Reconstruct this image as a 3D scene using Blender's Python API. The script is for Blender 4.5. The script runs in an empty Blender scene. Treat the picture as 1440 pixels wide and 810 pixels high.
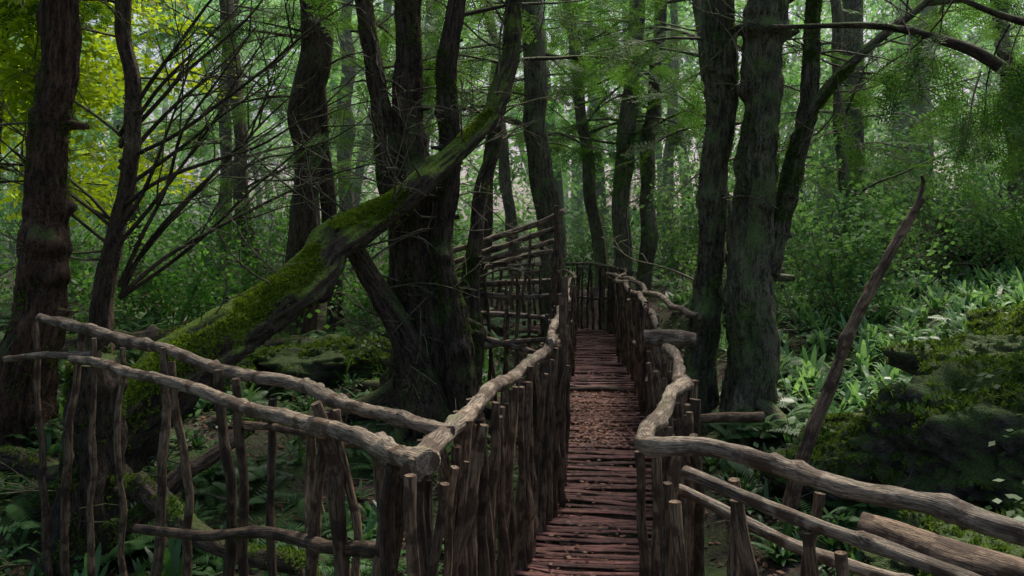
import bpy, math, bmesh
import numpy as np
from mathutils import Vector, noise as mn

rng = np.random.default_rng(11)
scene = bpy.context.scene

# ------------------------------------------------------------------ builder
class MB:
    def __init__(s):
        s.V=[];s.F=[];s.T=[];s.R=[];s.M=[];s.n=0
    def add(s,V,F,tc=None,rv=None,mi=0):
        V=np.asarray(V,float); F=np.asarray(F,int)
        s.V.append(V); s.F.append(F+s.n)
        s.T.append(V if tc is None else tc)
        if rv is None: rv=np.full(len(V),rng.random())
        elif np.isscalar(rv): rv=np.full(len(V),rv)
        s.R.append(rv); s.M.append(np.full(len(F),mi)); s.n+=len(V)
    def build(s,name,mats,parent=None,smooth=True):
        V=np.concatenate(s.V);F=np.concatenate(s.F);T=np.concatenate(s.T);R=np.concatenate(s.R);M=np.concatenate(s.M)
        me=bpy.data.meshes.new(name)
        me.vertices.add(len(V)); me.vertices.foreach_set("co",V.astype(np.float32).ravel())
        me.loops.add(F.size); me.loops.foreach_set("vertex_index",F.astype(np.int32).ravel())
        me.polygons.add(len(F)); me.polygons.foreach_set("loop_start",np.arange(0,F.size,4,dtype=np.int32))
        me.polygons.foreach_set("material_index",M.astype(np.int32))
        me.polygons.foreach_set("use_smooth",np.full(len(F),smooth))
        a=me.attributes.new("tc",'FLOAT_VECTOR','POINT'); a.data.foreach_set("vector",T.astype(np.float32).ravel())
        a=me.attributes.new("rv",'FLOAT','POINT'); a.data.foreach_set("value",R.astype(np.float32))
        me.update(calc_edges=True)
        for m in mats: me.materials.append(m)
        o=bpy.data.objects.new(name,me); scene.collection.objects.link(o)
        if parent: o.parent=parent
        return o

def empty(name):
    o=bpy.data.objects.new(name,None); scene.collection.objects.link(o); return o

def catmull(P,n):
    P=np.asarray(P,float)
    if len(P)==2: 
        t=np.linspace(0,1,n)[:,None]; return P[0]*(1-t)+P[1]*t
    Q=np.vstack([2*P[0]-P[1],P,2*P[-1]-P[-2]])
    seg=np.linalg.norm(np.diff(P[:,:3],axis=0),axis=1); cum=np.concatenate([[0],np.cumsum(seg)])
    s=np.linspace(0,cum[-1],n); i=np.clip(np.searchsorted(cum,s,side='right')-1,0,len(P)-2)
    t=((s-cum[i])/seg[i])[:,None]
    p0,p1,p2,p3=Q[i],Q[i+1],Q[i+2],Q[i+3]
    return .5*(2*p1+(p2-p0)*t+(2*p0-5*p1+4*p2-p3)*t**2+(3*p1-p0-3*p2+p3)*t**3)

def smooth_noise(n,seg,ls,as_):
    g=rng.normal(size=(n+2*ls*2,seg))
    if ls>0:
        k=np.hanning(2*ls+3)[1:-1]; k/=k.sum()
        g=np.apply_along_axis(lambda c:np.convolve(c,k,'same'),0,g)
    for _ in range(as_): g=(np.roll(g,1,1)+2*g+np.roll(g,-1,1))/4
    g=g[2*ls:2*ls+n]
    return g/(g.std()+1e-6)

def tube(mb,pts,seg=10,step=.08,rough=.06,wob=0.,lobe=0.,mi=0,flat=1.,ls=3,rv=None,cap=True,knots=0.,fine=0.,wl=.4):
    """pts rows: x,y,z,r"""
    pts=np.asarray(pts,float)
    L=np.linalg.norm(np.diff(pts[:,:3],axis=0),axis=1).sum()
    n=max(3,int(L/step)+1)
    C=catmull(pts,n); P=C[:,:3].copy(); R=np.maximum(C[:,3],.0015)
    if wob>0:
        P+=smooth_noise(n,3,min(200,max(1,int(wl/step))),0)*wob
    T=np.gradient(P,axis=0); T/=np.linalg.norm(T,axis=1)[:,None]+1e-9
    up=np.array([0,0,1.]) if abs(T[0,2])<.8 else np.array([0,1.,0])
    N=np.zeros_like(P); v=up-T[0]*up.dot(T[0]); N[0]=v/np.linalg.norm(v)
    for i in range(1,n):
        v=N[i-1]-T[i]*N[i-1].dot(T[i]); N[i]=v/(np.linalg.norm(v)+1e-9)
    B=np.cross(T,N)
    a=np.linspace(0,2*math.pi,seg,endpoint=False)
    s=np.linspace(0,L,n)
    rr=1+rough*smooth_noise(n,seg,ls,1)
    if fine>0: rr+=fine*smooth_noise(n,seg,1,0)+fine*smooth_noise(n,seg,5,0)
    if lobe>0:
        for k in (2,3,5,8):
            rr+=lobe*(1.6/k)*np.sin(k*a[None,:]+rng.random()*6.28+(np.cumsum(smooth_noise(n,1,8,0)[:,0])*step*1.5+s*rng.uniform(-.9,.9))[:,None])
        rr+=lobe*.35*smooth_noise(n,seg,ls*2,0)
    if knots>0:
        for _ in range(int(L*knots)+1):
            ks=rng.uniform(0,L); ka=rng.uniform(0,6.28); w=rng.uniform(.012,.03)*(1 if R.mean()<.08 else 3.5)
            da=np.angle(np.exp(1j*(a-ka)))
            rr+=rng.uniform(.25,.6)*np.exp(-((s-ks)/w)**2)[:,None]*np.exp(-(da/.6)**2)[None,:]
            rr+=.08*np.exp(-((s-ks)/(w*1.5))**2)[:,None]
    rr=np.maximum(rr,.35)*R[:,None]
    V=P[:,None,:]+rr[:,:,None]*(np.cos(a)[None,:,None]*N[:,None,:]*flat+np.sin(a)[None,:,None]*B[:,None,:])
    off=rng.random()*50
    tc=np.stack([np.cos(a)[None,:]*rr,np.sin(a)[None,:]*rr,np.repeat((s+off)[:,None],seg,1)],-1)
    i=np.arange(n-1)[:,None]*seg; j=np.arange(seg)[None,:]; j2=(j+1)%seg
    F=np.stack([i+j,i+j2,i+seg+j2,i+seg+j],-1).reshape(-1,4)
    V=V.reshape(-1,3); tc=tc.reshape(-1,3)
    if cap:
        r0=V[:seg]; r1=V[(n-1)*seg:n*seg]; base=len(V)
        V=np.vstack([V,r0,r1,P[0],P[-1]]); tc=np.vstack([tc,tc[:seg]*[1,1,0],tc[(n-1)*seg:n*seg]*[1,1,0],[0,0,0],[0,0,0]])
        c0=base+2*seg;c1=c0+1; ff=[]
        for q in range(0,seg-1,2):
            ff.append([c0,base+(q+2)%seg,base+q+1,base+q]); b=base+seg; ff.append([c1,b+q,b+q+1,b+(q+2)%seg])
        F=np.vstack([F,ff])
    mb.add(V,F,tc,rv,mi)
    return P,R

# ------------------------------------------------------------------ terrain
def ss(a,b,x):
    t=np.clip((x-a)/(b-a),0,1); return t*t*(3-2*t)
PATH=np.array([[-.3,-3],[0,0],[.41,4.1],[.64,6.4],[.86,8.6],[1.26,12.4],[1.2,13.6],[.7,14.4],[-.3,14.8],[-2,15]])
def pdist(x,y):
    d=np.full(np.shape(x),1e9)
    for a,b in zip(PATH[:-1],PATH[1:]):
        ab=b-a; t=np.clip(((x-a[0])*ab[0]+(y-a[1])*ab[1])/ab.dot(ab),0,1)
        d=np.minimum(d,np.hypot(x-a[0]-t*ab[0],y-a[1]-t*ab[1]))
    return d
def gh(x,y):
    x=np.asarray(x,float);y=np.asarray(y,float)
    h=-.5+.62*ss(4.5,9,y)+.55*ss(9,20,y)+2.0*ss(25,70,y)
    h=h+.8*ss(2.6,6.5,x)*ss(4.5,12,y)+.35*ss(3,8,-x)*ss(5,14,y)
    h=h+.5*ss(6.2,8.5,x)*ss(10,13,y)*(1-ss(16,20,y))
    n=.10*np.sin(1.3*x+.7*y+1)+.08*np.sin(2.1*x-1.7*y)+.05*np.sin(3.9*x+2.9*y+2)+.04*np.sin(5.3*y-4.1*x)+.03*np.sin(9.1*x+1.3*y)*np.sin(8.3*y)+.02*np.sin(17*x+3*y)*np.sin(15*y-2*x)
    h=h+n*(.7+.3*ss(5,20,y))
    d=pdist(x,y); w=1-ss(.7,1.7,d)
    return h*(1-w)+np.minimum(h,-.3+.15*ss(10,14,y))*w

# ------------------------------------------------------------------ materials
def newmat(name):
    m=bpy.data.materials.new(name); m.use_nodes=True; nt=m.node_tree
    for n in list(nt.nodes): nt.nodes.remove(n)
    out=nt.nodes.new('ShaderNodeOutputMaterial'); p=nt.nodes.new('ShaderNodeBsdfPrincipled')
    nt.links.new(p.outputs[0],out.inputs[0]); return m,nt,p,out
def N(nt,t,**k):
    n=nt.nodes.new(t)
    for a,b in k.items(): setattr(n,a,b)
    return n
def noise(nt,vec,scale,detail=6,rough=.6):
    n=N(nt,'ShaderNodeTexNoise'); n.inputs['Scale'].default_value=scale; n.inputs['Detail'].default_value=detail; n.inputs['Roughness'].default_value=rough
    if vec is not None: nt.links.new(vec,n.inputs['Vector'])
    return n.outputs['Fac']
def ramp(nt,fac,stops):
    r=N(nt,'ShaderNodeValToRGB'); el=r.color_ramp.elements
    while len(el)<len(stops): el.new(.5)
    for e,(p,c) in zip(el,stops):
        e.position=p; e.color=(c[0],c[1],c[2],1) if not np.isscalar(c) else (c,c,c,1)
    nt.links.new(fac,r.inputs[0]); return r.outputs[0]
def mix(nt,fac,a,b,mode='MIX'):
    m=N(nt,'ShaderNodeMix',data_type='RGBA',blend_type=mode)
    for sock,v in ((m.inputs[0],fac),(m.inputs[6],a),(m.inputs[7],b)):
        if isinstance(v,bpy.types.NodeSocket): nt.links.new(v,sock)
        elif np.isscalar(v): sock.default_value=v
        else: sock.default_value=(*v,1)
    return m.outputs[2]
def math_(nt,op,a,b):
    m=N(nt,'ShaderNodeMath',operation=op)
    for s,v in ((m.inputs[0],a),(m.inputs[1],b)):
        if isinstance(v,bpy.types.NodeSocket): nt.links.new(v,s)
        else: s.default_value=v
    return m.outputs[0]
def bump(nt,p,h,strength,dist):
    b=N(nt,'ShaderNodeBump'); b.inputs['Strength'].default_value=strength; b.inputs['Distance'].default_value=dist
    nt.links.new(h,b.inputs['Height']); nt.links.new(b.outputs[0],p.inputs['Normal'])

def wood(name,dark,light,moss=0.,mosscol=((.02,.045,.006),(.08,.14,.02)),streak=.18,scale=14,rough=.8,bs=.7,bd=.02,vary=.6,patch=None,mossup=.45,lo=.4,hi=.6):
    m,nt,p,_=newmat(name)
    at=N(nt,'ShaderNodeAttribute',attribute_name='tc'); rv=N(nt,'ShaderNodeAttribute',attribute_name='rv')
    mp=N(nt,'ShaderNodeMapping'); mp.inputs['Scale'].default_value=(1,1,streak); nt.links.new(at.outputs['Vector'],mp.inputs[0])
    tex=N(nt,'ShaderNodeTexCoord').outputs['Object']
    n1=noise(nt,mp.outputs[0],scale,4,.65); n2=noise(nt,mp.outputs[0],scale*4,3,.7)
    h=math_(nt,'ADD',math_(nt,'MULTIPLY',n1,.6),math_(nt,'MULTIPLY',n2,.4))
    c=ramp(nt,h,[(lo,dark),(hi,light)])
    if patch: c=mix(nt,ramp(nt,noise(nt,at.outputs['Vector'],9,3),[(.5,0.),(.58,1.)]),c,mix(nt,1.,patch,ramp(nt,n2,[(.3,.5),(.7,1.4)]),'MULTIPLY'))
    g=ramp(nt,rv.outputs['Fac'],[(0,1-vary),(1,1.)])
    c=mix(nt,1.,c,g,'MULTIPLY')
    c=mix(nt,1.,c,ramp(nt,noise(nt,tex,2.3,1),[(.35,.62),(.65,1.)]),'MULTIPLY')
    if moss>0:
        ge=N(nt,'ShaderNodeNewGeometry'); sx=N(nt,'ShaderNodeSeparateXYZ'); nt.links.new(ge.outputs['Normal'],sx.inputs[0])
        nm=noise(nt,tex,3.5,3,.65); nf=noise(nt,tex,70,2,.7)
        f=math_(nt,'ADD',math_(nt,'MULTIPLY',sx.outputs['Z'],mossup),nm)
        f=math_(nt,'ADD',f,moss-.5)
        f=math_(nt,'ADD',f,math_(nt,'MULTIPLY',nf,.25))
        mf=ramp(nt,f,[(.52,0.),(.75,1.)])
        c=mix(nt,mf,c,ramp(nt,nf,[(.3,mosscol[0]),(.7,mosscol[1])]))
    nt.links.new(c,p.inputs['Base Color']); p.inputs['Roughness'].default_value=rough
    p.inputs['Specular IOR Level'].default_value=.3
    bump(nt,p,h,bs,bd); return m

def leaf(name,a,b,trans=.35,rough=.45,cl=3.,spec=.35,tint=1.6):
    m,nt,p,out=newmat(name)
    rv=N(nt,'ShaderNodeAttribute',attribute_name='rv'); tex=N(nt,'ShaderNodeTexCoord').outputs['Object']
    nz=noise(nt,tex,cl,1)
    f=math_(nt,'ADD',math_(nt,'MULTIPLY',rv.outputs['Fac'],.6),math_(nt,'MULTIPLY',nz,.5))
    c=ramp(nt,f,[(.25,a),(.85,b)])
    nt.links.new(c,p.inputs['Base Color']); p.inputs['Roughness'].default_value=rough; p.inputs['Specular IOR Level'].default_value=spec
    t=N(nt,'ShaderNodeBsdfTranslucent'); nt.links.new(mix(nt,1.,c,(tint,tint*1.05,tint*.6),'MULTIPLY'),t.inputs[0])
    ms=N(nt,'ShaderNodeMixShader'); ms.inputs[0].default_value=trans
    nt.links.new(p.outputs[0],ms.inputs[1]); nt.links.new(t.outputs[0],ms.inputs[2]); nt.links.new(ms.outputs[0],out.inputs[0])
    return m

GM=((.05,.078,.018),(.17,.25,.06))
M_bark=wood('yew_bark',(.02,.013,.009),(.22,.15,.10),moss=.32,mosscol=GM,vary=.3,bd=.06,bs=1.,scale=32,streak=.22,mossup=.3)
M_barkred=wood('reddish_bark',(.025,.014,.009),(.27,.15,.09),moss=.22,mosscol=GM,vary=.3,bd=.06,bs=1.,scale=32,streak=.3)
M_barkgrey=wood('grey_lichen_bark',(.035,.028,.018),(.34,.30,.19),moss=.40,mosscol=((.07,.105,.03),(.24,.34,.10)),vary=.3,bd=.06,bs=1.,scale=30,streak=.25,mossup=.15)
M_mosslog=wood('mossy_bark',(.02,.013,.01),(.15,.11,.07),moss=.36,mosscol=((.06,.10,.01),(.26,.36,.045)),mossup=.36,vary=.2,bd=.05,scale=30)
M_log=wood('damp_log_bark',(.015,.010,.008),(.14,.10,.065),moss=.22,mosscol=((.025,.05,.008),(.13,.20,.03)),mossup=.3,vary=.3,bd=.05,scale=30)
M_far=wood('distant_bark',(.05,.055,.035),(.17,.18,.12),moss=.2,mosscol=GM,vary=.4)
M_rail=wood('weathered_branch_wood',(.08,.054,.036),(.56,.44,.31),streak=.06,scale=75,vary=.35,bs=1.,bd=.014,patch=(.14,.088,.052),rough=.65,moss=.03,mossup=.3)
M_picket=wood('hazel_picket_wood',(.042,.026,.016),(.40,.27,.165),streak=.07,scale=75,vary=.65,bs=.9,bd=.012,moss=.0,rough=.75,patch=(.10,.06,.036))
M_deck=wood('wet_red_deck_wood',(.06,.021,.018),(.46,.205,.175),streak=.07,scale=90,vary=.65,bs=1.,bd=.014,rough=.45,patch=(.15,.066,.053))
M_twig=wood('dead_twig',(.08,.065,.04),(.40,.34,.23),vary=.6,moss=.1,scale=40)

L_yew=leaf('yew_needles',(.02,.058,.011),(.09,.18,.04),trans=.4,spec=.12,rough=.6)
L_mid=leaf('forest_leaves',(.035,.11,.022),(.13,.28,.065),trans=.5,spec=.15)
L_far1=leaf('haze_tinted_leaves_near',(.05,.15,.04),(.20,.42,.12),trans=.5,cl=.5,spec=.15)  # leaf colour lightened to put distance haze into it
L_far2=leaf('haze_tinted_leaves_mid',(.09,.21,.075),(.30,.53,.20),trans=.5,cl=.4,spec=.15)  # paler again, more of the distance haze put into the leaf colour
L_beech=leaf('beech_leaves',(.14,.2,.01),(.42,.48,.035),trans=.65,tint=2.)
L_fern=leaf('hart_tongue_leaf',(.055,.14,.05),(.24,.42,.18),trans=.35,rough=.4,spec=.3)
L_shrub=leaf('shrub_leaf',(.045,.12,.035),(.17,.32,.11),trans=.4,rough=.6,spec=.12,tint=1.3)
L_fernd=leaf('shade_tinted_fern_leaf',(.025,.075,.022),(.11,.23,.07),trans=.3,rough=.4)  # darker copy of the fern leaf, shade put into its colour
L_ivy=leaf('ivy_leaf',(.02,.05,.014),(.10,.18,.05),trans=.2,rough=.45,spec=.2)
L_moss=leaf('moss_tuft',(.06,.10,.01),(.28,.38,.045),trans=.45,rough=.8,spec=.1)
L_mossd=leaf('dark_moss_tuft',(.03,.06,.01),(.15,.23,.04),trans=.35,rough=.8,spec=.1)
L_dead=leaf('dead_leaf',(.07,.033,.022),(.28,.14,.09),trans=.15,rough=.6,spec=.2)

def ground_mat():
    m,nt,p,_=newmat('forest_soil')
    tex=N(nt,'ShaderNodeTexCoord').outputs['Object']
    n1=noise(nt,tex,1.1,3); n2=noise(nt,tex,14,5,.7); n3=noise(nt,tex,60,2,.7)
    soil=ramp(nt,n2,[(.35,(.018,.012,.009)),(.55,(.065,.04,.03)),(.72,(.15,.095,.078))])
    ms=ramp(nt,n3,[(.3,(.018,.04,.008)),(.7,(.085,.145,.025))])
    c=mix(nt,ramp(nt,math_(nt,'ADD',math_(nt,'MULTIPLY',n1,.8),math_(nt,'MULTIPLY',n2,.2)),[(.44,0.),(.56,1.)]),soil,ms)
    nt.links.new(c,p.inputs['Base Color']); p.inputs['Roughness'].default_value=.9
    bump(nt,p,math_(nt,'ADD',n2,math_(nt,'MULTIPLY',n3,.5)),1.,.04); return m
M_ground=ground_mat()
def rock_mat():
    m,nt,p,_=newmat('mossy_rock_surface')
    tex=N(nt,'ShaderNodeTexCoord').outputs['Object']
    n1=noise(nt,tex,2.2,4); n2=noise(nt,tex,16,5,.7); n3=noise(nt,tex,80,2,.7)
    r=ramp(nt,n2,[(.35,(.025,.020,.014)),(.7,(.18,.15,.11))])
    g=N(nt,'ShaderNodeNewGeometry'); sx=N(nt,'ShaderNodeSeparateXYZ'); nt.links.new(g.outputs['Normal'],sx.inputs[0])
    f=math_(nt,'ADD',math_(nt,'MULTIPLY',sx.outputs['Z'],.3),n1)
    c=mix(nt,ramp(nt,f,[(.46,0.),(.64,1.)]),r,ramp(nt,n3,[(.3,(.025,.05,.01)),(.7,(.13,.20,.035))]))
    nt.links.new(c,p.inputs['Base Color']); p.inputs['Roughness'].default_value=.85
    bump(nt,p,math_(nt,'ADD',n2,math_(nt,'MULTIPLY',n3,.6)),1.,.06); return m
M_rock=rock_mat()

# ------------------------------------------------------------------ ground sheet
u=np.linspace(-1,1,420); gx=np.sinh(3.6*u); gx=gx/abs(gx).max()*190
v=np.linspace(0,1,460); gy=-14+214*(np.sinh(3.4*v)/np.sinh(3.4))
GX,GY=np.meshgrid(gx,gy); GZ=gh(GX,GY)
mb=MB(); nx,ny=len(gx),len(gy)
i=np.arange(ny-1)[:,None]*nx; j=np.arange(nx-1)[None,:]
mb.add(np.stack([GX,GY,GZ],-1).reshape(-1,3),np.stack([i+j,i+j+1,i+nx+j+1,i+nx+j],-1).reshape(-1,4))
mb.build('ground',[M_ground])

# ------------------------------------------------------------------ leaf templates
def leafquad(base,dr,nrm,L,W):
    dr=np.asarray(dr,float);dr/=np.linalg.norm(dr); s=np.cross(nrm,dr); s/=np.linalg.norm(s)+1e-9
    b=np.asarray(base,float)
    return np.array([b,b+dr*L*.45+s*W/2,b+dr*L,b+dr*L*.45-s*W/2])
def t_yew(n=9,m=5):
    q=[]
    for k in range(n):
        x=.06+.46*k/n
        for sd in (-1,1):
            ln=.17*(1-.55*k/n)*rng.uniform(.7,1.1); d=np.array([.75,sd*.7,rng.uniform(-.25,.1)]); d/=np.linalg.norm(d)
            b=np.array([x,0,-.25*x*x])
            for t in range(m//2+1):
                for s2 in (-1,1):
                    a=s2*.9; dd=np.array([d[0]*math.cos(a)-d[1]*math.sin(a),d[0]*math.sin(a)+d[1]*math.cos(a),rng.uniform(-.3,.2)])
                    q.append(leafquad(b+d*ln*(t+.5)/(m//2+1),dd,(rng.uniform(-.3,.3),rng.uniform(-.3,.3),1),.05,.014))
            q.append(leafquad(b,d,(0,.2,1),ln*1.1,.01))
    return np.array(q)
def t_broad(n=24,L=.12,W=.07,sp=.6):
    q=[]
    for k in range(n):
        x=sp*(k+1)/n; sd=1 if k%2 else -1
        b=np.array([x,rng.normal()*.05+sd*.05*rng.random()*2,rng.normal()*.04-.2*x*x]); a=sd*rng.uniform(.3,1.3)
        q.append(leafquad(b,(math.cos(a),math.sin(a),rng.uniform(-.6,.2)),(rng.normal()*.35,rng.normal()*.35,1),L*rng.uniform(.6,1.15),W*rng.uniform(.7,1.1)))
    return np.array(q)
TY=[t_yew() for _ in range(3)]; TB=[t_broad() for _ in range(4)]
TS=[t_broad(20,.16,.085,.8) for _ in range(4)]

def inst(mb,temps,pos,dirs,scale,mi=0,roll=.4,up=None):
    pos=np.asarray(pos,float); n=len(pos)
    if n==0: return
    x=np.asarray(dirs,float); x=x/(np.linalg.norm(x,axis=1)[:,None]+1e-9)
    upv=np.array([0,0,1.])+rng.normal(size=(n,3))*roll if up is None else up
    z=upv-(upv*x).sum(1)[:,None]*x; z/=np.linalg.norm(z,axis=1)[:,None]+1e-9
    y=np.cross(z,x); Rm=np.stack([x,y,z],1)
    which=rng.integers(0,len(temps),n)
    scale=np.broadcast_to(scale,(n,))
    for w,T in enumerate(temps):
        id=np.where(which==w)[0]
        if len(id)==0: continue
        fl=T.reshape(-1,3)
        V=np.einsum('pk,nkj->npj',fl,Rm[id])*scale[id][:,None,None]+pos[id][:,None,:]
        rv=np.repeat(np.clip(rng.random(len(id))[:,None]*.6+rng.random((len(id),len(T)))*.4,0,1),4,axis=1)
        V=V.reshape(-1,3); mb.add(V,np.arange(len(V)).reshape(-1,4),V,rv.ravel(),mi)

# ------------------------------------------------------------------ branches
def curve_pts(start,d,L,n=5,droop=0.,jit=.12):
    d=np.asarray(d,float);d/=np.linalg.norm(d); P=[np.asarray(start,float)]
    for k in range(n):
        d=d+rng.normal(size=3)*jit+np.array([0,0,-droop]); d/=np.linalg.norm(d); P.append(P[-1]+d*L/n)
    return np.array(P)
def branch(mb,start,d,L,r,level=1,nsub=5,droop=0.,jit=.16,mi=0,tips=None):
    P=curve_pts(start,d,L,5,droop,jit)
    R=np.linspace(r,max(.003,r*.25),len(P))
    tube(mb,np.column_stack([P,R]),seg=6 if r>.015 else 4,step=.12,rough=.05,mi=mi,cap=False)
    if tips is not None: 
        for a in P[1:]: tips.append((a,P[-1]-P[0]))
    if level>0:
        for k in range(nsub):
            t=rng.uniform(.2,.95); q=t*(len(P)-1); i=int(q); p=P[i]+(P[min(i+1,len(P)-1)]-P[i])*(q-i)
            dd=(P[-1]-P[0])/L+rng.normal(size=3)*.6
            branch(mb,p,dd,L*rng.uniform(.25,.5),max(.003,r*.4),level-1,nsub-1,droop,jit,mi,tips)

def yew_limbs(wb,lb,P,R,zmin,zmax,nl,Lr=(1.2,2.6),ns=14,scale=1.,temps=TY,lm=0,azf=None):
    zz=P[:,2]
    for _ in range(nl):
        z=rng.uniform(zmin,zmax); i=int(np.argmin(abs(zz-z))); p=P[i]
        if p[2]<zmin-.3: continue
        az=rng.uniform(0,6.28) if azf is None else azf()
        d=np.array([math.cos(az),math.sin(az),rng.uniform(.05,.6)]); L=rng.uniform(*Lr)
        Q=curve_pts(p,d,L,6,.08,.12)
        tube(wb,np.column_stack([Q,np.linspace(.028*L/2,.004,len(Q))]),seg=5,step=.2,rough=.05,cap=False)
        t=rng.uniform(.2,1,ns); q=t*(len(Q)-1); i=np.minimum(q.astype(int),len(Q)-2); pos=Q[i]+(Q[i+1]-Q[i])*(q-i)[:,None]
        base=(Q[-1]-Q[0])/L; side=np.array([-base[1],base[0],0]); s=rng.choice([-1,1],ns)
        dirs=base*rng.uniform(.2,1,ns)[:,None]+side*(s*rng.uniform(.3,1,ns))[:,None]+np.array([0,0,-1])*rng.uniform(.0,.6,ns)[:,None]
        inst(lb,temps,pos,dirs,rng.uniform(.7,1.3,ns)*scale,lm,roll=.3)

# ------------------------------------------------------------------ bridge
def zdeck(y): return .06 if y>9 else 0.
def deck():
    e=empty('wooden_footbridge'); mb=MB(); s=0
    pc=catmull(PATH,800); d=np.linalg.norm(np.diff(pc,axis=0),axis=1); cl=np.concatenate([[0],np.cumsum(d)])
    while s<cl[-1]-.1:
        i=min(np.searchsorted(cl,s),798); p=pc[i]; t=pc[i+1]-pc[i]; t/=np.linalg.norm(t)
        nrm=np.array([t[1],-t[0]])
        a=rng.normal()*.045; nn=np.array([nrm[0]-a*nrm[1],nrm[1]+a*nrm[0]])
        w=rng.uniform(.024,.062); hl=.43+rng.uniform(-.05,.05); z=zdeck(p[1])-.012+rng.normal()*.008
        A=p-nn*(hl+rng.uniform(-.03,.03)); B=p+nn*hl
        M1=(A*.7+B*.3)+rng.normal(size=2)*.010; M2=(A*.3+B*.7)+rng.normal(size=2)*.010
        tube(mb,[[*A,z+rng.normal()*.009,w*.5],[*M1,z+rng.normal()*.006,w*rng.uniform(.47,.64)],[*M2,z+rng.normal()*.006,w*rng.uniform(.47,.64)],[*B,z+rng.normal()*.009,w*.5]],seg=10,step=.03,rough=.12,flat=.34,ls=2,fine=.06)
        s+=w*rng.uniform(.95,1.13)
    mb.build('deck_slats',[M_deck],e)
    mb=MB()
    for off in (-.33,.33):
        P=[]
        for k,(x,y) in enumerate(PATH):
            P.append([x+off,y+(off*.4 if k>6 else 0),zdeck(y)-.1,.065])
        tube(mb,P,seg=10,step=.15,rough=.05)
    tube(mb,[[.46,8.97,.0,.035],[.9,9.0,.012,.04],[1.34,8.96,.0,.035]],seg=8,step=.08)
    for y in np.arange(-1,14,1.6):
        i=np.argmin(abs(pc[:500,1]-y)); x=pc[i,0]
        for off in (-.36,.36): tube(mb,[[x+off,y,gh(x+off,y)-.3,.06],[x+off*.98,y,zdeck(y)-.12,.055]],seg=8)
    mb.build('bearer_logs',[M_picket],e)
    lb=MB(); yy=np.concatenate([rng.uniform(1,14,1700),rng.uniform(6.6,8.9,2400)]); n=len(yy)
    xx=.1*yy+rng.normal(size=n)*.24; k=abs(xx-.1*yy)<.42; xx=xx[k];yy=yy[k]
    pos=np.column_stack([xx,yy,[zdeck(y)+.012 for y in yy]])
    T=[np.array([leafquad((0,0,0),(1,0,.1),(0,.2,1),.045,.025)])]
    inst(lb,T,pos,np.column_stack([rng.normal(size=(len(xx),2)),np.zeros(len(xx))]),rng.uniform(.3,1,len(xx)),roll=.25)
    lb.build('fallen_leaves',[L_dead],e)
deck()

def resample_xyz(P,step):
    P=np.asarray(P,float); C=catmull(P,400); d=np.concatenate([[0],np.cumsum(np.linalg.norm(np.diff(C[:,:2],axis=0),axis=1))])
    s=[0.]; 
    while s[-1]<d[-1]: s.append(s[-1]+step*rng.uniform(.65,1.35))
    s=np.array(s[:-1]); return np.column_stack([np.interp(s,d,C[:,k]) for k in range(3)])
def pickets(mb,line,step,zb,over=(.0,.1),r=(.014,.025),lean=.04,off=.03,wob=.006):
    for q in resample_xyz(line,step):
        x,y,z=q; o=rng.choice([-1,1])*off
        z1=z+rng.uniform(*over); z0=zb if np.isscalar(zb) else zb(x,y)
        rr=rng.uniform(*r); a=rng.normal(size=2)*lean
        b=np.array([x+o*.5,y]);
        m=b+rng.normal(size=2)*lean*.5
        tube(mb,[[*b,z0,rr*1.1],[*m,(z0+z1)/2,rr],[b[0]+a[0],b[1]+a[1],z1,rr*.85]],seg=10,step=.035,rough=.08,wob=wob,knots=3,fine=.03,wl=.2)
RK=dict(knots=5,fine=.03)

# left side fence along the deck
e=empty('rustic_fence')
railL=[[-.31,2.62,.93],[-.2,3.2,.955],[-.09,3.8,.94],[.1,4.6,.95],[.24,5.3,.955],[.38,7.2,.97],[.55,9,1.0],[.85,12,1.05]]
mb=MB()
tube(mb,[[-.315,2.6,.93,.038],[-.2,3.15,.95,.032],[-.1,3.7,.955,.029],[.05,4.4,.94,.03],[.17,4.9,.965,.026],[.3,5.6,.95,.025]],seg=18,step=.02,rough=.07,wob=.007,**RK)
tube(mb,[[.22,5.1,1.0,.027],[.35,6.6,.98,.027],[.5,8.2,1.02,.025],[.62,9.6,1.02,.024]],seg=12,step=.04,wob=.012,**RK)
tube(mb,[[.55,9.2,1.06,.026],[.72,10.7,1.05,.026],[.85,12.2,1.08,.026],[.6,13.4,1.1,.026],[-.2,14,1.1,.025]],seg=8,step=.1,wob=.016)
for z in (.3,.62): tube(mb,[[.3,6.0,z,.02],[.41,7.6,z,.02],[.6,9.4,z+.03,.02],[.83,12,z,.02]],seg=8,step=.1,wob=.014)
mb.build('handrail',[M_rail],e)
mb=MB(); pickets(mb,railL,.062,-.35,over=(-.09,.03),off=.05)
pickets(mb,[[.3,5.2,1.0],[.42,7.2,1.02],[.6,9.4,1.05]],.4,-.2,over=(.05,.32),r=(.018,.026))
mb.build('pickets',[M_picket],e)

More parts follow.
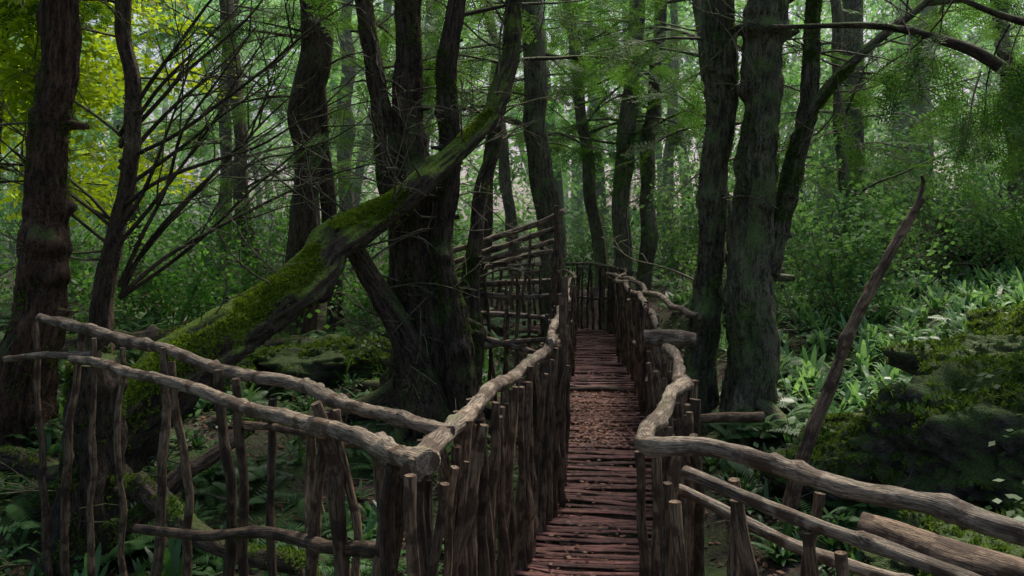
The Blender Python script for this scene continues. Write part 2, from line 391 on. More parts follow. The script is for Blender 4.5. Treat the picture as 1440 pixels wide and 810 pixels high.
# left wing
e=empty('rustic_fence')
mb=MB()
tube(mb,[[-2.84,5.15,1.17,.026],[-2.5,4.98,1.10,.034],[-2.04,4.7,1.055,.031],[-1.5,4.3,1.0,.029],[-1.04,3.9,.97,.028],[-.567,3.4,.95,.025],[-.22,3.0,.955,.024]],seg=18,step=.02,rough=.07,wob=.008,**RK)
tube(mb,[[-2.5,4.85,.95,.024],[-1.95,4.45,.925,.027],[-1.645,4.2,.915,.028],[-1.156,3.75,.9,.029],[-.667,3.2,.905,.031],[-.3,2.68,.94,.036],[-.26,2.61,.95,.037]],seg=18,step=.02,rough=.07,wob=.007,**RK)
tube(mb,[[-3.0,5.0,.9,.015],[-2.7,4.95,.95,.022],[-2.35,4.85,.965,.022]],seg=12,step=.03,wob=.008,**RK)
mb.build('handrail',[M_rail],e)
mb=MB()
tube(mb,[[-1.8,4.1,.24,.022],[-1.1,3.75,.33,.025],[-.42,3.1,.5,.025]],seg=12,step=.04,wob=.01,**RK)
tube(mb,[[-1.3,4.05,.74,.018],[-.8,3.6,.8,.02],[-.4,3.15,.86,.02]],seg=12,step=.04,wob=.01,**RK)
wl=[[-2.75,5.05,1.1],[-2.04,4.6,1.0],[-1.5,4.2,.97],[-1.04,3.8,.93],[-.6,3.3,.9],[-.36,2.9,.9]]
pickets(mb,wl,.23,lambda x,y:float(gh(x,y))-.1,over=(-.04,.08),r=(.016,.027),lean=.05,wob=.008)
pickets(mb,[[-.46,3.05,.82],[-.36,2.75,.9]],.1,-.5,over=(0,.04),r=(.02,.028))
tube(mb,[[-.66,3.35,-.3,.035],[-.67,3.33,.55,.03],[-.70,3.32,.8,.028],[-.76,3.3,1.0,.022]],seg=12,step=.03,wob=.008,**RK)
mb.build('pickets',[M_picket],e)

# right fence : near wing
e=empty('rustic_fence')
mb=MB()
tube(mb,[[1.02,5.75,.9,.026],[.96,5.2,.95,.028],[.925,4.8,.93,.03],[.85,4.35,.9,.032],[.835,4.1,.935,.033],[.7,3.75,.95,.03],[.6,3.4,.93,.031],[.5,3.1,.935,.031],[.455,2.88,.945,.032],[.5,2.78,.955,.032],[.63,2.7,.965,.028],[.79,2.5,.958,.027],[.93,2.33,.945,.027],[1.09,2.15,.962,.027],[1.2,2.0,.955,.028],[1.6,1.5,.95,.03]],seg=18,step=.018,rough=.07,wob=.005,**RK)
tube(mb,[[.56,2.8,.86,.019],[.75,2.6,.83,.021],[.96,2.4,.8,.021],[1.26,2.1,.76,.022],[1.6,1.75,.74,.022]],seg=14,step=.025,wob=.007,**RK)
tube(mb,[[.6,3.1,.72,.019],[.85,2.9,.66,.021],[1.13,2.6,.62,.021],[1.5,2.3,.6,.021]],seg=12,step=.03,wob=.007,**RK)
tube(mb,[[.87,5.62,.97,.05],[1.03,5.6,.975,.056],[1.2,5.58,.962,.052]],seg=18,step=.03,rough=.08,fine=.03)
mb.build('handrail',[M_rail],e)
mb=MB()
pickets(mb,[[1.02,5.7,.9],[.93,4.8,.88],[.85,4.1,.88],[.6,3.4,.9],[.49,2.95,.9]],.08,-.3,over=(-.12,.0),r=(.016,.026),off=.06)
pickets(mb,[[.52,2.9,.92],[.8,2.62,.9],[1.1,2.28,.9],[1.5,1.8,.9]],.12,-.5,over=(-.2,-.03),r=(.016,.026),off=.03,lean=.05)
tube(mb,[[1.25,3.05,.60,.06],[1.6,2.75,.55,.065],[2.1,2.4,.48,.07]],seg=18,step=.03,rough=.07,rv=1.,fine=.03)
tube(mb,[[1.1,6.0,.33,.03],[1.4,6.0,.36,.035],[1.78,6.05,.36,.04]],seg=10,step=.05)
tube(mb,[[1.0,6.3,.55,.024],[1.2,7.3,.58,.024],[1.3,8.4,.55,.024]],seg=10,step=.08)
mb.build('pickets',[M_picket],e)
# right fence : far part and turn
e=empty('rustic_fence')
mb=MB()
tube(mb,[[1.6,7.3,.94,.028],[1.5,8.8,1.0,.03],[1.53,10.5,1.05,.028],[1.42,12.6,1.08,.026]],seg=10,step=.05,wob=.015,**RK)
tube(mb,[[1.12,6.4,.93,.026],[1.24,8,1.03,.028],[1.36,9.6,1.0,.028],[1.45,11.6,1.06,.026],[1.75,13.0,1.1,.026],[1.6,14.1,1.12,.026],[.9,15.0,1.12,.026],[-.4,15.4,1.12,.026]],seg=10,step=.05,wob=.014,**RK)
tube(mb,[[1.15,6.5,.5,.022],[1.36,9.6,.5,.022],[1.75,13,.6,.022],[1.4,14.5,.6,.022],[0,15.3,.6,.022]],seg=8,step=.1,wob=.012)
mb.build('handrail',[M_rail],e)
mb=MB(); pickets(mb,[[1.08,5.95,.9],[1.24,8,1.0],[1.36,9.6,1.0],[1.45,11.6,1.05],[1.75,13,1.08],[1.6,14.1,1.1],[.9,15,1.1],[-.4,15.4,1.1]],.1,-.3,over=(-.05,.06),off=.04)
mb.build('pickets',[M_picket],e)

# tall fan-shaped railing beside the tree
e=empty('branch_railing')
mb=MB()
rails=[((-.62,8.9,1.49),(.53,8.4,1.895)),((-.6,8.9,1.36),(.48,8.4,1.72)),((-.64,8.9,1.27),(.42,8.5,1.6)),((-.6,8.9,1.22),(.4,8.5,1.47)),((-.6,8.8,1.12),(.45,8.5,1.2)),((-.58,8.8,1.03),(.42,8.5,1.05)),((-.55,8.8,.84),(.38,8.5,.8)),((-.5,8.7,.66),(.36,8.4,.45)),((-.4,8.6,.5),(.33,8.4,.62))]
for a,b in rails:
    a=np.array(a);b=np.array(b);m=(a+b)/2+rng.normal(size=3)*.02
    tube(mb,[[*a,.028],[*m,.03],[*b,.024]],seg=8,step=.05,wob=.008,knots=3)
mb.build('rails',[M_rail],e)
mb=MB()
tube(mb,[[.42,8.4,-.3,.04],[.4,8.42,.9,.035],[.44,8.4,1.95,.03]],seg=8,step=.06,wob=.012)
for x in np.arange(-.5,.4,.08):
    zt=1.2+.35*(x+.5)+rng.uniform(-.3,.35)
    tube(mb,[[x+rng.normal()*.02,8.65-.2*x,-.1,.022],[x+rng.normal()*.04,8.65-.2*x,.6,.02],[x+rng.normal()*.06,8.6-.2*x,zt,.016]],seg=6,step=.08,wob=.01)
mb.build('uprights',[M_picket],e)

# ------------------------------------------------------------------ trees
TM=[np.array([leafquad((0,0,0),(1,rng.normal()*.6,rng.normal()*.6),(0,rng.normal(),1),.035,.012) for _ in range(4)]) for _ in range(4)]
def clump(q):
    return np.sin(5.1*q[:,0]+3.3*q[:,2]+1)+np.sin(7.7*q[:,1]+4.1*q[:,2])+.8*np.sin(13*q[:,0]-11*q[:,2]+2)
def mossify(lb,P,R,n,lo,hi,spread=.75,ls=1.,thr=-.5,upv=(0,0,1)):
    k=rng.integers(lo,hi,n); a=rng.normal(size=n)*spread
    T=np.gradient(P,axis=0); T/=np.linalg.norm(T,axis=1)[:,None]
    upv=np.array(upv,float)
    upp=upv-T*(T@upv)[:,None]; upp/=np.linalg.norm(upp,axis=1)[:,None]; sd=np.cross(T,upp)
    nr=upp[k]*np.cos(a)[:,None]+sd[k]*np.sin(a)[:,None]
    q=P[k]+nr*(R[k]*.97)[:,None]+T[k]*rng.normal(size=(n,1))*.03
    c=clump(q)>thr; q=q[c]; nr=nr[c]; k=k[c]; 
    inst(lb,TM,q,nr+rng.normal(size=(len(q),3))*.5,rng.uniform(.5,1.2,len(q))*ls)

def tree(name,stems,mat,limbs=0,zr=(2.,8.),foliage=L_yew,temps=TY,dead=6,ns=14,scale=1.,Lr=(1.2,2.6),seg=22,lobe=.12,roots=0,step=.07,azf=None,fine=0.,stubs=0,knots=0.,wob=.02,mossn=0):
    e=empty(name); wb=MB(); lb=MB(); tb=MB(); ob=MB()
    for k,s in enumerate(stems):
        P,R=tube(wb,s,seg=seg,step=step,rough=.05,lobe=lobe,wob=wob,ls=3,fine=fine,wl=.6,knots=knots)
        if mossn: mossify(ob,P,R,mossn,0,len(P)*3//5,spread=2.,thr=.3,upv=(-.5,-.8,.3),ls=.8)
        if limbs: yew_limbs(wb,lb,P,R,zr[0],zr[1],max(1,limbs//len(stems)),Lr,ns,scale,temps,azf=azf)
        for _ in range(dead):
            i=rng.integers(len(P)//5,len(P)); az=rng.uniform(0,6.28)
            branch(tb,P[i],(math.cos(az),math.sin(az),rng.uniform(-.1,.7)),rng.uniform(.5,1.7),.012,2,4,.02,.2)
        for _ in range(stubs):
            i=rng.integers(len(P)//6,len(P)*2//3); az=rng.uniform(0,6.28); d=np.array([math.cos(az),math.sin(az),rng.uniform(-.2,.6)]); p=P[i]; r=R[i]
            tube(wb,[[*p,r*.35],[*(p+d*r*1.2),r*.2],[*(p+d*r*rng.uniform(1.5,2.3)),r*.14]],seg=8,step=.03,rough=.1)
    x,y,z=stems[0][0][:3]
    for k in range(roots):
        a=k/roots*6.28+rng.normal()*.3; r0=stems[0][0][3]; L=rng.uniform(.5,1.1)*r0*3
        pts=[[x,y,z+r0*1.6,r0*.35]]
        for t in (.25,.6,1.): 
            px=x+math.cos(a)*L*t;py=y+math.sin(a)*L*t; pts.append([px,py,float(gh(px,py))+r0*.35*(1-t)+.0,r0*.3*(1-t*.75)])
        tube(wb,pts,seg=10,step=.06,rough=.06)
    wb.build('trunk',[mat],e)
    if tb.V: tb.build('twigs',[M_twig],e)
    if ob.V: ob.build('moss',[L_mossd],e)
    if lb.V: lb.build('foliage',[foliage],e)
    return e
NT=dict(seg=56,step=.035,fine=.025,stubs=6,knots=1.5,wob=.025,lobe=.13,mossn=5000)
# centre multi-stem yew
tree('added_shade_yew',[
 [[-.82,8,-.3,.5],[-.82,8,.1,.38],[-.8,8,.65,.28],[-.87,8,1.18,.22],[-.9,8,1.85,.18],[-.97,8,2.85,.12],[-1,8,3.85,.10],[-.9,8,5.5,.09],[-.8,8,7.5,.06]],
 [[-.5,7.9,-.2,.26],[-.5,7.85,.4,.17],[-.58,7.8,1.2,.11],[-.62,7.8,1.8,.10],[-.59,7.8,2.85,.09],[-.53,7.8,3.85,.08],[-.3,7.8,7,.05]],
 [[-1.0,8,1.0,.15],[-1.05,8,1.7,.11],[-1.2,8,2.65,.09],[-1.33,8,3.3,.08],[-1.37,8,3.85,.075],[-1.6,8,7,.05]],
 [[-.72,7.75,-.1,.22],[-.95,7.7,.55,.14],[-1.15,7.7,.98,.10],[-1.43,7.55,1.55,.08]],
 [[-.45,8.2,.2,.12],[-.42,8.5,1.4,.07],[-.2,8.8,2.4,.06],[-.1,9,3.5,.05]],
],M_bark,limbs=15,zr=(3.4,6),dead=10,roots=9,Lr=(1.,2.),**NT)
# leaning moss covered trunk
e=empty('leaning_mossy_tree'); mb=MB()
P,R=tube(mb,[[-3.15,6.15,-.45,.27],[-2.85,6.25,.2,.235],[-2.44,6.45,.66,.215],[-2.07,6.7,.93,.20],[-1.69,7.0,1.28,.18],[-1.34,7.3,1.68,.145],[-1.0,7.5,2.0,.11],[-.51,7.65,2.36,.085],[-.2,7.9,2.75,.08],[.0,8.1,3.5,.07],[.1,8.2,5,.05],[.2,8.2,7,.04]],seg=56,step=.03,rough=.05,lobe=.13,wob=.03,fine=.03,knots=2)
mb.build('trunk',[M_mosslog],e)
tb=MB()
for _ in range(32):
    i=rng.integers(50,len(P)-50); branch(tb,P[i],(rng.normal()*.7,rng.normal()*.5-.2,rng.uniform(.1,1)),rng.uniform(.5,1.6),.012,2,4,.02,.2)
tb.build('twigs',[M_twig],e)
lb=MB(); im=int(np.argmin(abs(P[:,0]+.9)+(P[:,2]>3)*9)); mossify(lb,P,R,19000,0,im,spread=.85,thr=-.9,ls=1.1); mossify(lb,P,R,2500,im,im+60,spread=.6,thr=.6)
lb.build('moss',[L_moss],e)

# right tree
tree('added_shade_yew',[
 [[2.2,8,-.3,.36],[2.2,8,.1,.25],[2.25,8,1.18,.2],[2.3,8,2.18,.18],[2.33,8,3.18,.18],[2.37,8,3.85,.17],[2.4,8,5.5,.14],[2.4,8,7.5,.08]],
 [[1.8,8.2,-.3,.24],[1.81,8.2,.1,.165],[1.88,8.2,1.03,.13],[1.91,8.2,1.65,.12],[1.98,8.2,2.88,.14],[2.0,8.2,3.9,.14],[1.9,8.2,7,.08]],
 [[2.35,8,1.3,.12],[2.5,8,1.8,.09],[2.62,8,2.3,.08],[2.77,8,2.85,.075],[2.8,8,3.85,.06],[3.,8,6,.04]],
 [[2.65,8,2.4,.07],[2.85,7.95,2.85,.055],[3.2,7.9,3.25,.045],[3.6,7.8,3.65,.035],[4.3,7.6,4.3,.02]],
],M_barkgrey,limbs=12,zr=(3.2,6),dead=10,roots=8,**NT)
# left trees
tree('beech_tree',[[[-4.1,7,-.5,.32],[-4.0,7,.3,.22],[-3.85,7,1.24,.165],[-3.8,7,1.9,.155],[-3.76,7,2.41,.15],[-3.7,7,3.58,.14],[-3.7,7,7.5,.08]]],M_barkred,limbs=6,zr=(3.4,6),dead=8,roots=5,foliage=L_mid,temps=TB,scale=.8,**NT)
e=tree('added_shade_yew',[[[-3.72,7.5,-.4,.13],[-3.6,7.5,1.0,.085],[-3.48,7.5,1.6,.075],[-3.375,7.5,2.15,.065],[-3.34,7.5,3.1,.06],[-3.375,7.5,3.7,.06],[-3.3,7.5,6,.04]]],M_bark,limbs=4,zr=(3.3,6),dead=6,seg=24,step=.05,fine=.03)
tb=MB()
for k in range(14):
    z=rng.uniform(.9,2.6); branch(tb,(-3.45,7.5,z),(rng.uniform(.4,1.1),rng.uniform(-.4,.4),rng.uniform(.4,1.3)),rng.uniform(1.6,2.8),.022,2,4,-.01,.1)
for k in range(5):
    z=rng.uniform(1.2,2.6); branch(tb,(-3.45,7.5,z),(-rng.uniform(.4,1.1),rng.uniform(-.4,.4),rng.uniform(.4,1.3)),rng.uniform(1,1.8),.018,1,4,-.01,.1)
tb.build('bare_boughs',[M_bark],e)
# unseen trees added either side of the viewpoint, crowns shade the near corners
for x,y in ((-5.6,4.2),(5.9,3.6)):
    z=float(gh(x,y)); sg=-1 if x>0 else 1
    tree('added_shade_yew',[[[x,y,z-.3,.4],[x,y,1,.28],[x+.1*sg,y,3,.24],[x+.3*sg,y,5,.2],[x+.4*sg,y,8,.1]]],M_bark,limbs=20 if x<0 else 14,zr=(4.3,7.5),dead=2,ns=14,scale=1.4,Lr=(2.0,3.4),seg=24,step=.1,fine=.03)

bg=[(-3.0,12,.22),(-4.9,16,.14),(-6.1,18,.13),(-.54,13,.11),(0,18,.12),(.6,13.2,.19),(1.67,16,.11),(1.9,15.4,.16),(2.4,15.6,.13),(3.67,20,.11),(6.4,16,.2),(9.5,20,.24),(-6.2,14,.12),(-1.9,15,.17),(5.2,13.5,.08),(-8.6,13,.18),(8.6,14.5,.14),(-3.9,20,.17),(-2.6,12.4,.10),(3.3,12.6,.07)]
for (x,y,r) in bg:
    z=float(gh(x,y)); lx,ly=rng.normal(size=2)*.3
    if abs(x+.54)<.01: lx=.6
    pts=[[x,y,z-.3,r*1.6],[x+.02,y,z+.4,r*1.1],[x+lx*.4,y+ly*.4,z+2.5,r*.95],[x+lx,y+ly,z+5,r*.85],[x+lx*1.3,y+ly,z+8.5,r*.5]]
    tree('added_shade_yew',[pts],M_barkgrey if x>.3 else M_bark,limbs=11,zr=(2.2 if abs(x-1)>2.5 else 3.,6.5),dead=6,ns=9,scale=1.1,seg=20,step=.12,lobe=.12,Lr=(1.2,2.6),fine=.03,wob=.03)

# distant trees
wb=MB()
for k in range(90):
    y=rng.uniform(21,60); x=rng.uniform(-1,1)*(y*.75+6); z=float(gh(x,y)); r=rng.uniform(.08,.24)
    tube(wb,[[x,y,z-.3,r*1.4],[x,y,z+2,r],[x+rng.normal()*.6,y,z+8,r*.8],[x+rng.normal()*.8,y,z+17,r*.4]],seg=8,step=.6,rough=.03,cap=False)
def mass(lb,n,ylo,yhi,zlo,zhi,sc,ncl,temps,csz,xs=.7,mi=0):
    cy=rng.uniform(ylo,yhi,ncl); cx=rng.uniform(-1,1,ncl)*(cy*xs+4); cz=rng.uniform(0,1,ncl)*(zhi-zlo)+zlo+gh(cx,cy)
    w=rng.integers(0,ncl,n); g=rng.normal(size=(n,3))*np.array([1,1,.45])*csz
    pos=np.column_stack([cx,cy,cz])[w]+g
    dirs=np.column_stack([rng.normal(size=n),rng.normal(size=n),-.45+rng.normal(size=n)*.3])
    pos[:,2]=np.maximum(pos[:,2],gh(pos[:,0],pos[:,1])+.05)
    inst(lb,temps,pos,dirs,rng.uniform(.7,1.3,n)*sc,mi,roll=.4)
e=empty('distant_trees'); wb.build('trunks',[M_far],e)
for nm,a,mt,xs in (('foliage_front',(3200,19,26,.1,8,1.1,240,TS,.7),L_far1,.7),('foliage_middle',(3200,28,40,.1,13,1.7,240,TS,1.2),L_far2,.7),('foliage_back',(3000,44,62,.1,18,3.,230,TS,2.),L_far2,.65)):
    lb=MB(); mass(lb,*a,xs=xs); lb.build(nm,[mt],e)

# thin mist hanging among the distant trees
bm=bmesh.new(); bmesh.ops.create_cube(bm,size=1)
for v in bm.verts: v.co=Vector((v.co.x*140,50+v.co.y*70,8+v.co.z*24))
me=bpy.data.meshes.new('mist'); bm.to_mesh(me); bm.free()
mm=bpy.data.materials.new('thin_mist'); mm.use_nodes=True; nt=mm.node_tree
for n in list(nt.nodes): nt.nodes.remove(n)
o_=nt.nodes.new('ShaderNodeOutputMaterial'); vs=nt.nodes.new('ShaderNodeVolumeScatter'); vs.inputs['Color'].default_value=(.60,1,.68,1); vs.inputs['Density'].default_value=.0125; vs.inputs['Anisotropy'].default_value=.2
nt.links.new(vs.outputs[0],o_.inputs['Volume']); me.materials.append(mm)
ob=bpy.data.objects.new('mist',me); scene.collection.objects.link(ob)

# upper-left bright beech leaves
e=empty('beech_sapling'); wb=MB();lb=MB()
tube(wb,[[-5.6,9,-.2,.07],[-5.5,9,2,.06],[-5.3,9,4.5,.04],[-5.2,9,6,.02]],seg=8,step=.1)
tips=[]
for k in range(34): branch(wb,(-5.4,9,rng.uniform(2.2,4.8)),(rng.uniform(-.6,1.1),rng.uniform(-.9,.4),rng.uniform(0,.5)),rng.uniform(.9,1.7),.014,1,4,.03,.15,tips=tips)
pos=np.array([t[0] for t in tips]); dr=np.array([t[1] for t in tips])+rng.normal(size=(len(tips),3))*.4
k=pos[:,2]>1.9
inst(lb,TB,pos[k],dr[k],rng.uniform(.6,1.,k.sum()),roll=.5)
wb.build('trunk',[M_bark],e); lb.build('foliage',[L_beech],e)

# bough reaching in at upper right
e=empty('yew_bough'); wb=MB();lb=MB()
tube(wb,[[5.2,6.5,2.1,.07],[4.2,6.7,2.75,.06],[3.6,6.9,3.2,.045],[2.9,7.1,3.42,.03],[2.2,7.2,3.4,.015]],seg=8,step=.08,wob=.015)
tube(wb,[[4.9,6.4,2.9,.05],[4.2,6.5,3.2,.04],[3.4,6.6,3.5,.02]],seg=8,step=.08,wob=.015)
for k in range(15):
    s=np.array([rng.uniform(3.2,5.),rng.uniform(6.3,7.2),rng.uniform(2.9,3.9)]); Q=curve_pts(s,(rng.normal()*.4,rng.normal()*.4,-.6),rng.uniform(.6,1.2),5,.1,.15)
    tube(wb,np.column_stack([Q,np.linspace(.01,.003,6)]),seg=4,step=.15,cap=False)
    inst(lb,TY,Q[rng.integers(1,6,7)],rng.normal(size=(7,3))*.6+np.array([0,0,-.8]),rng.uniform(.6,1.1,7))
wb.build('limbs',[M_bark],e); lb.build('foliage',[L_yew],e)

# leaning dead pole
mb=MB(); tube(mb,[[1.6,4.95,.05,.04],[1.78,5,.55,.038],[2.0,5,1.1,.033],[2.22,5,1.55,.028],[2.4,5,1.86,.022]],seg=16,step=.03,rough=.07,wob=.012,rv=.7,**RK)
tube(mb,[[2.36,5,1.78,.018],[2.42,5.02,1.95,.013],[2.4,5,2.0,.008]],seg=6,step=.04)
mb.build('leaning_dead_pole',[M_picket])

# stump and fallen logs
mb=MB();e=empty('mossy_stump'); P,R=tube(mb,[[-2.66,5.35,-.6,.24],[-2.64,5.35,0,.19],[-2.62,5.35,.5,.17],[-2.6,5.3,.88,.14]],seg=40,step=.03,rough=.07,lobe=.12,fine=.03,knots=2); mb.build('stump',[M_log],e)
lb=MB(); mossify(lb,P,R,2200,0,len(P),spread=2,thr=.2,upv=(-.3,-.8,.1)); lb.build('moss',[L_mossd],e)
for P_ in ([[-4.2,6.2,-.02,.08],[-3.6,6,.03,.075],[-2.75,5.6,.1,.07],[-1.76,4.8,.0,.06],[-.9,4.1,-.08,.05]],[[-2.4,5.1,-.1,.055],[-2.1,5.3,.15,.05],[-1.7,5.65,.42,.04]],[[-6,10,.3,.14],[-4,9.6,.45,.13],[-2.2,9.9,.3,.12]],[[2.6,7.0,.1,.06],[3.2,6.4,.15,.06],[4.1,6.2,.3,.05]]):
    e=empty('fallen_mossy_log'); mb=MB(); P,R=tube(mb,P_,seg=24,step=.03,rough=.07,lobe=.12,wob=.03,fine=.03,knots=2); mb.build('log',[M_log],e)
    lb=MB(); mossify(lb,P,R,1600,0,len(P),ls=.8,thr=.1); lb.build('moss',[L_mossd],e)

# rocks
TI=[t_broad(12,.06,.05,.3) for _ in range(4)]
def rock(c,s,seed):
    e=empty('mossy_rock')
    bm=bmesh.new(); bmesh.ops.create_icosphere(bm,subdivisions=6,radius=1)
    for v in bm.verts:
        p=v.co.copy(); o=Vector((seed*7.1,seed*3.3,seed))
        d=1+.45*mn.noise(p*1.1+o)+.28*mn.noise(p*2.6+o)+.16*abs(mn.noise(p*5+o))+.06*mn.noise(p*12+o)+.03*mn.noise(p*26+o)
        v.co=Vector((p.x*s[0],p.y*s[1],p.z*s[2]))*d+Vector(c)
    bm.normal_update()
    V=np.array([v.co[:] for v in bm.verts]); Nn=np.array([v.normal[:] for v in bm.verts])
    me=bpy.data.meshes.new('rock'); bm.to_mesh(me); bm.free()
    for p in me.polygons: p.use_smooth=True
    me.materials.append(M_rock); o=bpy.data.objects.new('rock',me); scene.collection.objects.link(o); o.parent=e
    up=np.where((Nn[:,2]>-.3)&(clump(V)>-.5))[0]; wt=np.clip(Nn[up,2]+.4,0,1); wt/=wt.sum()
    n=int(4000*s[0]*s[1]/.6)
    id=rng.choice(up,n,p=wt); lb=MB(); inst(lb,TM,V[id],Nn[id]+rng.normal(size=(n,3))*.5,rng.uniform(.7,1.5,n)); lb.build('moss',[L_mossd],e)
    n=int(50*s[0]*s[1]/.6); id=rng.choice(up,n,p=wt); lb=MB(); inst(lb,TI,V[id]+Nn[id]*.02,rng.normal(size=(n,3))*.7+Nn[id]*.3,rng.uniform(.6,1.2,n)); lb.build('ivy',[L_ivy],e)
rocks=[((3.55,5.7,.1),(1.0,.6,.62)),((4.5,6.8,.45),(1.1,.7,.55)),((2.35,6.1,-.05),(.45,.35,.28)),((2.7,4.8,-.35),(.65,.45,.35)),((3.2,4.3,-.3),(.7,.45,.35)),((5.3,8.2,.65),(.8,.6,.35)),((-3.1,8.5,.1),(.7,.6,.35)),((-4.6,6.0,-.1),(.6,.5,.3)),((-1.9,9.2,.2),(.8,.6,.32)),((-3.3,4.4,-.5),(.5,.5,.3)),((8.2,13.2,1.5),(1.4,.9,.5))]
for k,(c,s) in enumerate(rocks): rock(c,s,k+1)

# ------------------------------------------------------------------ undergrowth
def strap(L,W,arch,a,lift):
    n=5; q=[]; P=[]; 
    for k in range(n+1):
        t=k/n; r=L*t*math.cos(lift)*(1-.1*t); z=L*(t*math.sin(lift)-arch*t*t); w=W*math.sin(math.pi*min(.97,.12+.86*t))**.6/2
        c=np.array([r*math.cos(a),r*math.sin(a),z]); s=np.array([-math.sin(a),math.cos(a),0])*w
        P.append((c-s,c+s))
    for k in range(n): q.append([P[k][0],P[k+1][0],P[k+1][1],P[k][1]])
    return q
def t_hart():
    q=[]
    for k in range(rng.integers(9,14)): q+=strap(rng.uniform(.22,.4),rng.uniform(.03,.05),rng.uniform(.2,.7),rng.uniform(0,6.28),rng.uniform(.5,1.3))
    return np.array(q)
def t_fern():
    q=[]
    for f in range(8):
        a=f*.785+rng.normal()*.2; L=rng.uniform(.4,.6); lift=rng.uniform(.5,1.1)
        for k in range(16):
            t=(k+1)/17; c=np.array([L*t*math.cos(lift)*math.cos(a),L*t*math.cos(lift)*math.sin(a),L*(t*math.sin(lift)-.5*t*t)])
            ln=.15*math.sin(math.pi*(.15+.8*t))**.8
            for s in (-1,1): q.append(leafquad(c,(math.cos(a+s*1.25),math.sin(a+s*1.25),-.25),(0,0,1),ln,.026))
    return np.array(q)
TH=[t_hart() for _ in range(5)]; TF=[t_fern() for _ in range(3)]
def plants(name,mat,temps,n,xr,yr,sc,dmin=.75,flt=None,zo=.0):
    lb=MB(); x=rng.uniform(*xr,n); y=rng.uniform(*yr,n); k=pdist(x,y)>dmin
    if flt is not None: k&=flt(x,y)
    x=x[k];y=y[k]; z=gh(x,y)+zo
    a=rng.uniform(0,6.28,len(x)); up=np.array([0,0,1.])+rng.normal(size=(len(x),3))*.15
    inst(lb,temps,np.column_stack([x,y,z]),np.column_stack([np.cos(a),np.sin(a),np.zeros(len(x))]),rng.uniform(.6,1.2,len(x))*sc,up=up)
    return lb.build(name,[mat])
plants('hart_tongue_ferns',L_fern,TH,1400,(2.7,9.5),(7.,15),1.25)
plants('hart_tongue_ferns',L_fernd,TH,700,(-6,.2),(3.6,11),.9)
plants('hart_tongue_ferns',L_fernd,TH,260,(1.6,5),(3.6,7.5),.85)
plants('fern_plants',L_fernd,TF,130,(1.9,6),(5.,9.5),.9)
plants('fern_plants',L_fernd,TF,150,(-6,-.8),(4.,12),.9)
plants('undergrowth',L_fern,TF,420,(-12,14),(11,24),1.1,dmin=1.3)
plants('ivy_groundcover',L_ivy,TI,5600,(-8,9),(3,17),1.,dmin=.7,flt=lambda x,y:(np.sin(1.7*x+1)+np.sin(1.9*y+x))>-.7,zo=.03)
def shrub(c,r,n,mat,sc=.8,temps=TI):
    e=empty('leafy_shrub'); wb=MB();lb=MB(); tips=[]
    z=float(gh(c[0],c[1]))
    for k in range(9): branch(wb,(c[0]+rng.normal()*.1,c[1]+rng.normal()*.1,z),(rng.normal()*.5,rng.normal()*.5,1),r*rng.uniform(.8,1.5),.012,2,4,.02,.15,tips=tips)
    pos=np.array([t[0] for t in tips]); dr=np.array([t[1] for t in tips])+rng.normal(size=(len(tips),3))*.6
    id=rng.integers(0,len(pos),n); id=id[pos[id][:,2]>z+.15*r]
    inst(lb,temps,pos[id]+rng.normal(size=(len(id),3))*.06,dr[id],rng.uniform(.7,1.3,len(id))*sc,roll=.6)
    wb.build('stems',[M_twig],e); lb.build('foliage',[mat],e)
for c,r in (((4.2,11),1.1),((5.2,12.5),1.2),((3.7,13),1.3),((6.8,12.2),.9),((7.5,15),1.4),((5.5,16),1.7),((3.4,17),1.8),((-4.6,11.5),1.),((-3.6,14),1.2),((-6.5,12),1.2),((-1.6,12),.9),((-5.6,16),1.5),((9.6,16),1.7),((-2.2,17),1.4),((1.5,18),1.2)):
    shrub(c,r,240,L_shrub if c[0]>1 else L_mid,1.+r*.25)
tb=MB()
for k in range(170):
    x=rng.uniform(6.2,10);y=rng.uniform(11.8,14.5); branch(tb,(x,y,float(gh(x,y))+rng.uniform(0,.6)),(rng.normal(),rng.normal()*.5,rng.uniform(-.1,.5)),rng.uniform(.5,1.5),.014,1,3,.05,.2)
tb.build('brushwood_pile',[M_twig])
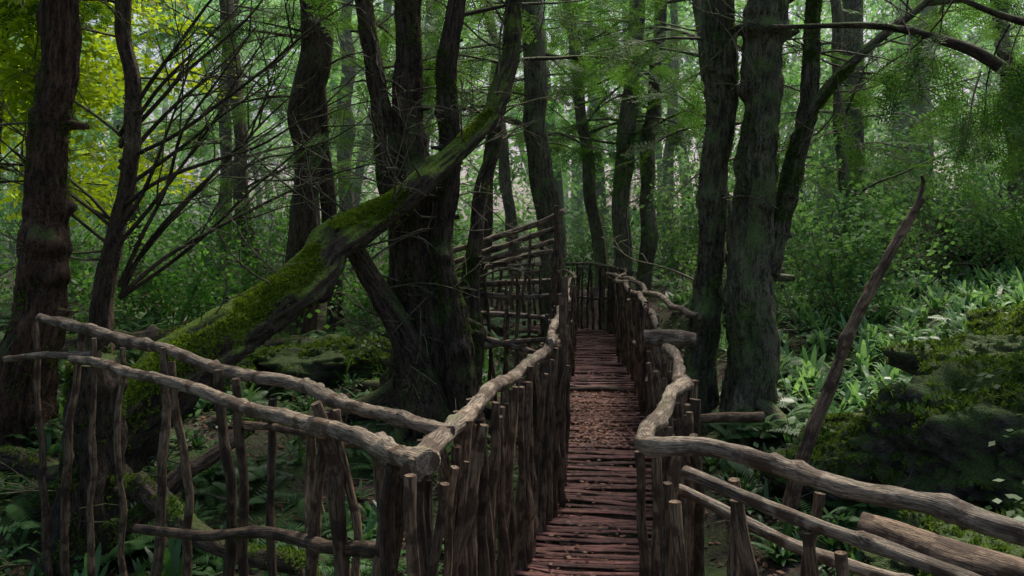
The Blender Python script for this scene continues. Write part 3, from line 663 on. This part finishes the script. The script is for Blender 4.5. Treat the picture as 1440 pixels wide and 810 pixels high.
lb=MB(); n=26000; x=rng.uniform(-7,8,n);y=rng.uniform(2,15,n);k=pdist(x,y)>.5;x=x[k];y=y[k]
T=[np.array([leafquad((0,0,0),(1,0,.15),(0,.25,1),.06,.035)]),np.array([leafquad((0,0,0),(1,.1,-.1),(.1,-.3,1),.05,.03)])]
inst(lb,T,np.column_stack([x,y,gh(x,y)+.012]),np.column_stack([rng.normal(size=(len(x),2)),np.zeros(len(x))]),rng.uniform(.6,1.2,len(x)),roll=.35)
lb.build('leaf_litter',[L_dead])
tb=MB()
for k in range(300):
    x=rng.uniform(-6,7);y=rng.uniform(3,13)
    if pdist(x,y)<.8: continue
    branch(tb,(x,y,float(gh(x,y))+.03),(rng.normal(),rng.normal(),rng.uniform(0,.45)),rng.uniform(.3,1.2),.009,1,3,.02,.2)
tb.build('fallen_twigs',[M_twig])

# ------------------------------------------------------------------ light
el,az=math.radians(58),math.radians(28)
w=bpy.data.worlds.new('World'); scene.world=w; w.use_nodes=True; nt=w.node_tree
bgn=nt.nodes.get('Background') or nt.nodes.new('ShaderNodeBackground')
sk=nt.nodes.new('ShaderNodeTexSky'); sk.sky_type='NISHITA'; sk.sun_disc=False; sk.sun_elevation=el; sk.sun_rotation=az; sk.air_density=1.; sk.dust_density=4.
nt.links.new(sk.outputs[0],bgn.inputs[0]); bgn.inputs[1].default_value=.18
sl=bpy.data.lights.new('sun','SUN'); sl.energy=4.6; sl.angle=math.radians(14); sl.color=(1,.95,.84)
so=bpy.data.objects.new('sun',sl); scene.collection.objects.link(so)
s=Vector((math.sin(az)*math.cos(el),math.cos(az)*math.cos(el),math.sin(el))); so.rotation_euler=(-s).to_track_quat('-Z','Y').to_euler()

cam=bpy.data.cameras.new('camera'); co=bpy.data.objects.new('camera',cam); scene.collection.objects.link(co)
co.location=(0,0,1.65); co.rotation_euler=(math.radians(90),0,0); cam.lens=30; cam.sensor_width=36; cam.shift_y=-75/1440; cam.clip_end=600; cam.clip_start=.05
scene.camera=co
scene.view_settings.view_transform='Standard'; scene.view_settings.look='None'; scene.view_settings.exposure=0
